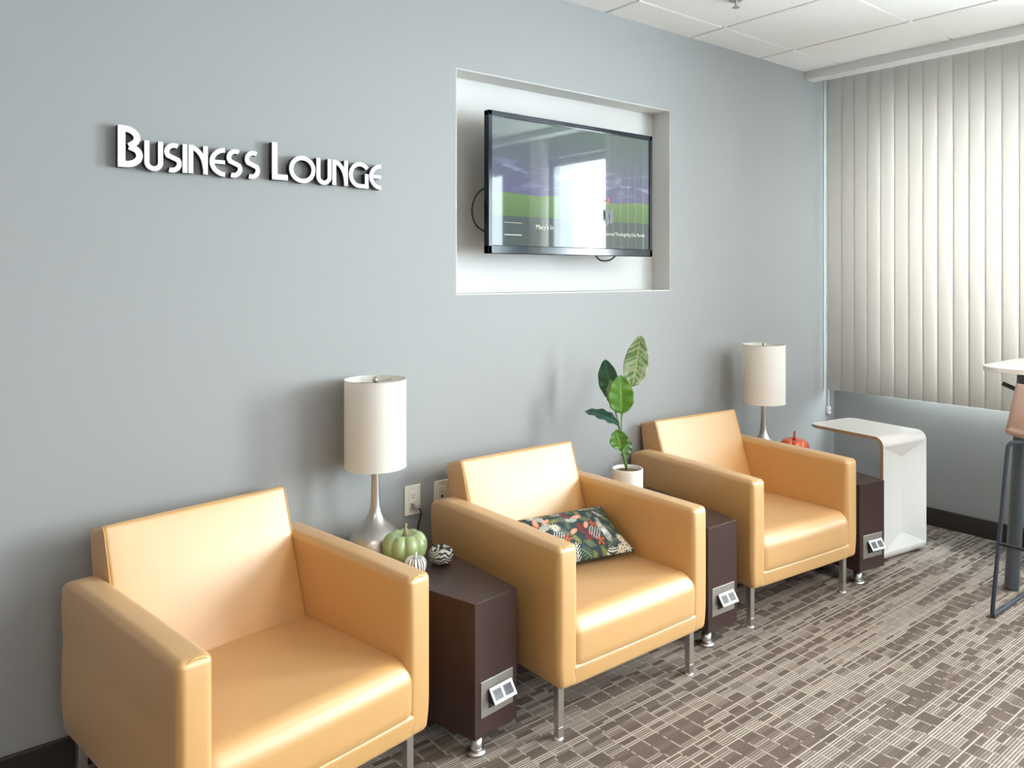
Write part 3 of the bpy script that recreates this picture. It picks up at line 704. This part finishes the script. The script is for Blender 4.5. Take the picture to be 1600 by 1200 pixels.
# ------------------------------------------------------------------ potted plant
PX, PY = 2.454, -.253; PR = .0655; PZ = TZ
pl = empty('potted_plant', (PX, PY, PZ)); tag(pl, 'broad leaved green plant in a white pot on the side table', 'plant')
ph_ = .130
link('pot', lathe([(.056, 0), (.062, .003), (PR, .012), (PR, ph_ - .003), (PR - .002, ph_), (PR - .006, ph_), (PR - .008, ph_ - .004), (PR - .008, ph_ - .02), (.001, ph_ - .02)], 56), M['pot'], pl, smooth=True, wn_=True)
link('soil', lathe([(PR - .0085, ph_ - .019), (PR - .0085, ph_ - .014), (.03, ph_ - .010), (.001, ph_ - .009)], 32), M['soil'], pl, smooth=True)
PD = 3.30
def rel(u, v, dd=0.0): return at(u, v, PD + dd) - Vector((PX, PY, PZ))
def leaf(base, tip, width, face, arch=0.0, fold=.12, dark=(.02, .10, .03), lite=(.13, .33, .03), rib=(.35, .5, .18), variegated=False, belly=.5, stem_from=None):
    base, tip = Vector(base), Vector(tip); ax = (tip - base); L = ax.length; ax.normalize(); nrm = Vector(face); nrm = (nrm - ax * nrm.dot(ax)).normalized(); sd = ax.cross(nrm)
    bm = bmesh.new(); lay = bm.loops.layers.float_color.new('paint'); NU, NV = 36, 18; grid = []
    for i in range(NU + 1):
        t = i / NU; wdt = width / 2 * (math.sin(PI * t ** (math.log(.5) / math.log(belly)))) ** .62 if 0 < t < 1 else .0005
        row = []
        for j in range(NV + 1):
            s = j / NV * 2 - 1
            wav = .0035 * math.sin(t * 22 + s * 1.5) * abs(s) ** 2
            p = base + ax * (L * t) + sd * (wdt * s) + nrm * (-arch * 4 * t * (t - 1) * L * .5 + fold * wdt * abs(s) ** 1.3 + wav)
            p -= nrm * (arch * L * .6 * t * t)
            row.append((bm.verts.new(p), t, s))
        grid.append(row)
    def colr(t, s):
        a = abs(s); vein = abs(math.sin((t * 15 + a * 2.2) * PI)) ; q = .25 + .75 * noise.noise(Vector((t * 4, s * 2, L * 50))) * .5 + .25
        c = [min(.9, (dark[k] * (1 - q) + lite[k] * q) * 1.0 + (.006, .015, .008)[k]) for k in range(3)]
        if variegated:
            st = noise.noise(Vector(((t * 16 + a * 2.5), s * .6, 3.0)))
            if st > .02: c = [.42 + .25 * st, .58, .30]
            if t < .4 and a > .45 and st > -.15: c = [.55, .66, .42]
        if vein < .16: c = [c[k] * .75 + rib[k] * .25 for k in range(3)]
        if a < .07: c = list(rib)
        return (*[max(0, min(1, x_)) for x_ in c], 1)
    for i in range(NU):
        for j in range(NV):
            q = (grid[i][j], grid[i][j + 1], grid[i + 1][j + 1], grid[i + 1][j])
            f = bm.faces.new([v[0] for v in q])
            for lp, v in zip(f.loops, q): lp[lay] = colr(v[1], v[2])
    o = link('leaf', bm, M['leaf'], pl, smooth=True)
    sm = o.modifiers.new('thick', 'SOLIDIFY'); sm.thickness = .0006
    return o
tocam = -FWD
UPV = Vector((0, 0, 1))
leaf(rel(988, 604, .02), rel(1001.5, 524, .05), .105, tocam + RGT * -.25 + UPV * .15, arch=-.05, variegated=True, dark=(.10, .20, .05), lite=(.22, .40, .12), rib=(.62, .68, .40), belly=.42)
leaf(rel(958, 628, .05), rel(945, 562, .07), .090, tocam * .9 + RGT * -.35, arch=.04, dark=(.01, .055, .03), lite=(.03, .13, .05), rib=(.10, .26, .12), belly=.5)
leaf(rel(971, 646, -.03), rel(969, 586, -.01), .110, tocam + UPV * .25, arch=.05, dark=(.05, .17, .01), lite=(.14, .34, .02), rib=(.30, .48, .10), belly=.42)
leaf(rel(961, 643, .0), rel(952, 594, .02), .050, tocam * .6 + RGT * -.8, arch=.10, dark=(.12, .24, .06), lite=(.30, .42, .15), rib=(.35, .5, .2), belly=.5)
leaf(rel(967, 664, -.01), rel(915, 639, .02), .075, UPV * .9 + tocam * .38, arch=.16, dark=(.008, .05, .035), lite=(.03, .12, .08), rib=(.12, .26, .18), belly=.45)
leaf(rel(971, 702, -.02), rel(962, 672, -.03), .080, tocam + UPV * .1, arch=.05, fold=.3, dark=(.05, .18, .01), lite=(.13, .34, .03), rib=(.38, .55, .2), belly=.5)
leaf(rel(973, 714, .04), rel(982, 686, .05), .058, tocam + RGT * .3, arch=.03, dark=(.04, .13, .03), lite=(.12, .26, .07), rib=(.2, .35, .12), belly=.5)
bm = bmesh.new()
tube(bm, [(.0, .0, ph_ - .012)] + [rel(u, v, q) for u, v, q in [(975, 715, 0), (971.5, 700, -.01), (969, 684, 0)]], .005, 10, rs=[.0065, .006, .0045, .003])
for s0, s1 in [((971, 702, -.005), (971, 646, -.02)), ((970, 690, 0), (966, 664, 0)), ((971, 660, .0), (975, 625, .01)), ((975, 625, .01), (988, 602, .02)), ((969, 672, .01), (959, 628, .05)), ((968, 668, .0), (961, 642, .0)), ((972, 706, .0), (973, 713, .03))]:
    tube(bm, [rel(*s0), rel((s0[0] + s1[0]) / 2, (s0[1] + s1[1]) / 2, (s0[2] + s1[2]) / 2), rel(*s1)], .0024, 8)
link('plant_stem', bm, M['stem'], pl, smooth=True)
# ------------------------------------------------------------------ lumbar pillow
def make_pillow():
    W_, Hh, T_ = .43, .245, .105
    NU, NV = 300, 168
    rnd = random.Random(11)
    base = (.030, .060, .066)
    motifs = []
    cols = dict(cream=(.78, .72, .58), rust=(.50, .12, .045), coral=(.70, .30, .20), wine=(.19, .04, .045), must=(.42, .22, .05), olive=(.16, .17, .05), sage=(.20, .26, .13), white=(.86, .84, .78))
    def add(kind, x, y, s, a, c): motifs.append((kind, x, y, s, a, cols[c]))
    K = ['flower', 'leafy', 'branch', 'ellipse', 'maple', 'fern', 'ellipse', 'berries', 'branch', 'maple', 'stripes']
    Cc = ['cream', 'wine', 'sage', 'coral', 'must', 'sage', 'olive', 'white', 'cream', 'rust', 'white']
    pts = []
    for tries in range(6000):
        x, y = rnd.uniform(-.21, .21), rnd.uniform(-.12, .12)
        if all((x - q[0]) ** 2 + (y - q[1]) ** 2 > .030 ** 2 for q in pts): pts.append((x, y))
    for i, (x, y) in enumerate(pts):
        k_ = rnd.randrange(len(K)); add(K[k_], x, y, rnd.uniform(.019, .027), rnd.uniform(0, 2 * PI), Cc[k_])
    def colour(x, y):
        c = base
        for kind, mx_, my_, s, a, cc in motifs:
            dx, dy = x - mx_, y - my_
            if dx * dx + dy * dy > (s * 1.5) ** 2: continue
            px = (dx * math.cos(a) + dy * math.sin(a)) / s; py = (-dx * math.sin(a) + dy * math.cos(a)) / s; r_ = math.hypot(px, py); th = math.atan2(py, px)
            hit = False
            if kind == 'flower': hit = r_ < .75 + .22 * math.cos(11 * th); 
            elif kind == 'maple': hit = r_ < .55 + .38 * math.cos(5 * th)
            elif kind == 'ellipse': hit = (px / .9) ** 2 + (py / .42) ** 2 < 1
            elif kind == 'leafy': hit = (px / 1.1) ** 2 + (py / (.6 + .12 * math.sin(px * 14))) ** 2 < 1
            elif kind == 'branch':
                hit = (abs(py) < .06 and abs(px) < 1.2) or (abs(px) < 1.1 and abs(py) < .55 and abs(((px + abs(py)) * 2.6) % 1 - .5) < .14)
            elif kind == 'fern': hit = abs(px) < 1.2 and abs(py) < .5 * (1.2 - abs(px)) and abs(((px + abs(py)) * 3.4) % 1 - .5) < .27
            elif kind == 'berries':
                gx, gy = px * 2.6, py * 2.6; hit = r_ < 1.1 and math.hypot(gx - round(gx), gy - round(gy)) < .30
            elif kind == 'stripes': hit = (px / 1.2) ** 2 + (py / .7) ** 2 < 1 and abs((py * 3.6 + .5 * px * px) % 1 - .5) < .24
            if hit:
                c = cc
                if kind == 'flower' and r_ < .2: c = (.45, .30, .10)
                if kind == 'ellipse' and (px / .5) ** 2 + (py / .2) ** 2 < 1: c = tuple(min(1, q * 1.25 + .05) for q in cc)
        return (*c, 1)
    bm = bmesh.new(); lay = bm.loops.layers.float_color.new('paint')
    sides = []
    for sgn in (-1, 1):
        gr = []
        for i in range(NU + 1):
            row = []
            for j in range(NV + 1):
                u, v = i / NU * 2 - 1, j / NV * 2 - 1
                th = T_ / 2 * (max(0, 1 - abs(u) ** 2.6) * max(0, 1 - abs(v) ** 2.4)) ** .55
                pinch = 1 - .07 * (1 - abs(u)) ** 0 * (1 - u * u) * 0
                x = W_ / 2 * u * (1 - .06 * (1 - v * v)); y = Hh / 2 * v * (1 - .08 * (1 - u * u))
                wr = .0025 * noise.noise(Vector((u * 4, v * 3, sgn)))
                row.append((bm.verts.new((x, y, sgn * (th + wr * (th > .004)))), x, y))
            gr.append(row)
        for i in range(NU):
            for j in range(NV):
                q = [gr[i][j], gr[i + 1][j], gr[i + 1][j + 1], gr[i][j + 1]]
                if sgn < 0: q = q[::-1]
                f = bm.faces.new([v[0] for v in q])
                for lp, v in zip(f.loops, q): lp[lay] = colour(v[1] * sgn, v[2]) if sgn > 0 else (*base, 1)
        sides.append(gr)
    bmesh.ops.remove_doubles(bm, verts=bm.verts, dist=1e-6)
    return bm
pil = empty('throw_pillow', (1.965, -.422, .446)); tag(pil, 'dark lumbar pillow with autumn leaf and flower print on the middle armchair', 'pillow')
pb = link('pillow_cover', make_pillow(), M['pillow'], pil, smooth=True)
pil.rotation_euler = (math.radians(27), 0, math.radians(-9))
# ------------------------------------------------------------------ white C-shaped laptop table
ctb = empty('laptop_table', (3.7995, -.690, 0), math.radians(-8.0)); tag(ctb, 'white C-shaped laptop table with plywood edges in the corner', 'laptop table')
def make_ctable():
    Wd, Dp, Ht, th, R_ = .358, .44, .612, .016, .045
    path = [(Dp, Ht), (0, Ht), (0, 0.004), (Dp * .92, 0.004)]
    def rnd_path(off):
        p = [(Dp, Ht - off), (off, Ht - off), (off, .002 + off), (Dp * .92, .002 + off)]
        r_ = R_ - off; out = [p[0]]
        for i in (1, 2):
            a, c, b = Vector(p[i - 1]), Vector(p[i]), Vector(p[i + 1]); A = c + (a - c).normalized() * r_; B = c + (b - c).normalized() * r_
            for k_ in range(9):
                t = k_ / 8; ctr = A + B - c; v0, v1 = A - ctr, B - ctr; an = PI / 2 * t; out.append(tuple(ctr + v0 * math.cos(an) + v1 * math.sin(an)))
            if i == 1: out += [('z', .495), ('z', .12)]
        out.append(p[-1]); return out
    o_, i_ = rnd_path(0), rnd_path(th)
    cols = [0, Wd / 2, Wd]; bm = bmesh.new()
    def mk(pth, off):
        rows = []
        for q in pth:
            row = []
            for ci, x in enumerate(cols):
                if q[0] == 'z': y, z = off + (.020 if ci == 1 else 0), q[1]
                else: y, z = q
                row.append(bm.verts.new((x, y, z)))
            rows.append(row)
        return rows
    A, B = mk(o_, 0), mk(i_, th); n_ = len(A); pthz = [q[0] == 'z' for q in o_]
    for Rr in (A, B):
        for i in range(n_ - 1):
            zi, zj = pthz[i] , pthz[i + 1]
            for c in range(2):
                e_, m_ = (Rr[i][0], Rr[i + 1][0]) if c == 0 else (Rr[i][2], Rr[i + 1][2]); mi, mj = Rr[i][1], Rr[i + 1][1]
                if zj and not zi: fs = [(e_[0] if False else e_, mi, mj), (e_, mj, m_)]
                elif zi and not zj: fs = [(e_, mi, m_), (mi, mj, m_)]
                else: fs = [(e_, mi, mj, m_)]
                for q in fs: bm.faces.new(q).material_index = 0
    for i in range(n_ - 1):
        for c in (0, 2): bm.faces.new((A[i][c], A[i + 1][c], B[i + 1][c], B[i][c])).material_index = 1
    for i in (0, n_ - 1):
        for c in range(2): bm.faces.new((A[i][c], A[i][c + 1], B[i][c + 1], B[i][c])).material_index = 1
    # round the two far corners of the table top
    ce = [e for e in bm.edges if all(abs(v.co.y - Dp) < 1e-4 for v in e.verts) and abs(e.verts[0].co.z - e.verts[1].co.z) > .01 and (abs(e.verts[0].co.x) < 1e-4 or abs(e.verts[0].co.x - Wd) < 1e-4)]
    bmesh.ops.bevel(bm, geom=ce, offset=.045, segments=8, profile=.5, affect='EDGES')
    return bm
bm = make_ctable(); cto = link('table_shell', bm, [M['laminate'], M['ply']], ctb)
for p in cto.data.polygons: p.use_smooth = False
# ------------------------------------------------------------------ bar-height table and stool
bt = empty('bar_table', (4.125, -1.85, 0)); tag(bt, 'tall white topped bar table with slanted grey legs at right edge', 'bar table')
bm = bmesh.new(); box(bm, (-.30, -.75, .978), (.30, .76, 1.0))
ve = [e for e in bm.edges if abs(e.verts[0].co.z - e.verts[1].co.z) > .01]; bmesh.ops.bevel(bm, geom=ve, offset=.11, segments=10, profile=.5, affect='EDGES'); bevel(bm, .002, 2)
link('tabletop', bm, M['laminate'], bt)
for yy in (.652, -.652):
    for s in (-1, 1):
        bm = bmesh.new(); tube(bm, [(s * .182, yy, 0), (s * .02, yy, .978)], .029, 20); link('leg', bm, M['slate'], bt, smooth=True, wn_=True)
bm = bmesh.new(); box(bm, (-.03, -.66, .95), (.03, .66, .978)); link('under_beam', bm, M['slate'], bt)
bm = bmesh.new(); tube(bm, [(-.036, .655, .868), (-.045, .735, .902)], .0105, 12); link('bag_hook', bm, M['navy'], bt, smooth=True)
st = empty('bar_stool', (3.746, -1.463, 0)); tag(st, 'blush pink bar stool with thin dark sled frame at right edge', 'bar stool')
def shell():
    bm = bmesh.new(); prof = fillet([(.27, 0, .735), (-.055, 0, .722), (-.08, 0, .955)], .05, 8); NV = 16; rows = []
    for i, p in enumerate(prof):
        t = i / (len(prof) - 1); hw = .205 if p.z < .76 else .205 - .045 * (p.z - .76) / .2
        rows.append([bm.verts.new((p.x + (.03 * (2 * j / NV - 1) ** 4 if p.z > .76 else 0), hw * (2 * j / NV - 1), p.z + .012 * (2 * j / NV - 1) ** 4 * (p.z < .76))) for j in range(NV + 1)])
    for a, b in zip(rows, rows[1:]):
        for j in range(NV): bm.faces.new((a[j], a[j + 1], b[j + 1], b[j]))
    return bm
so = link('seat_shell', shell(), M['blush'], st, smooth=True); sm = so.modifiers.new('thick', 'SOLIDIFY'); sm.thickness = .010; sm.offset = 0
for s in (-1, 1):
    bm = bmesh.new(); y_ = s * .20
    tube(bm, fillet([(-.03, y_ * .55, .712), (-.09, y_ * .9, .712), (-.207, y_, .009), (.22, y_, .009), (.12, y_ * .9, .712), (.02, y_ * .55, .712)], .03, 6), .0085, 10); link('leg', bm, M['navy'], st, smooth=True)
bm = bmesh.new(); tube(bm, [(-.160, -.193, .30), (-.160, .193, .30)], .007, 10); link('footrest', bm, M['navy'], st, smooth=True)
bm = bmesh.new(); tube(bm, [(.179, -.193, .30), (.179, .193, .30)], .007, 10); link('footrest', bm, M['navy'], st, smooth=True)
bm = bmesh.new(); tube(bm, [(-.05, -.12, .712), (-.05, .12, .712)], .0085, 8); link('under_bar', bm, M['navy'], st, smooth=True)
bm = bmesh.new(); tube(bm, [(.08, -.15, .712), (.08, .15, .712)], .0085, 8); link('under_bar', bm, M['navy'], st, smooth=True)
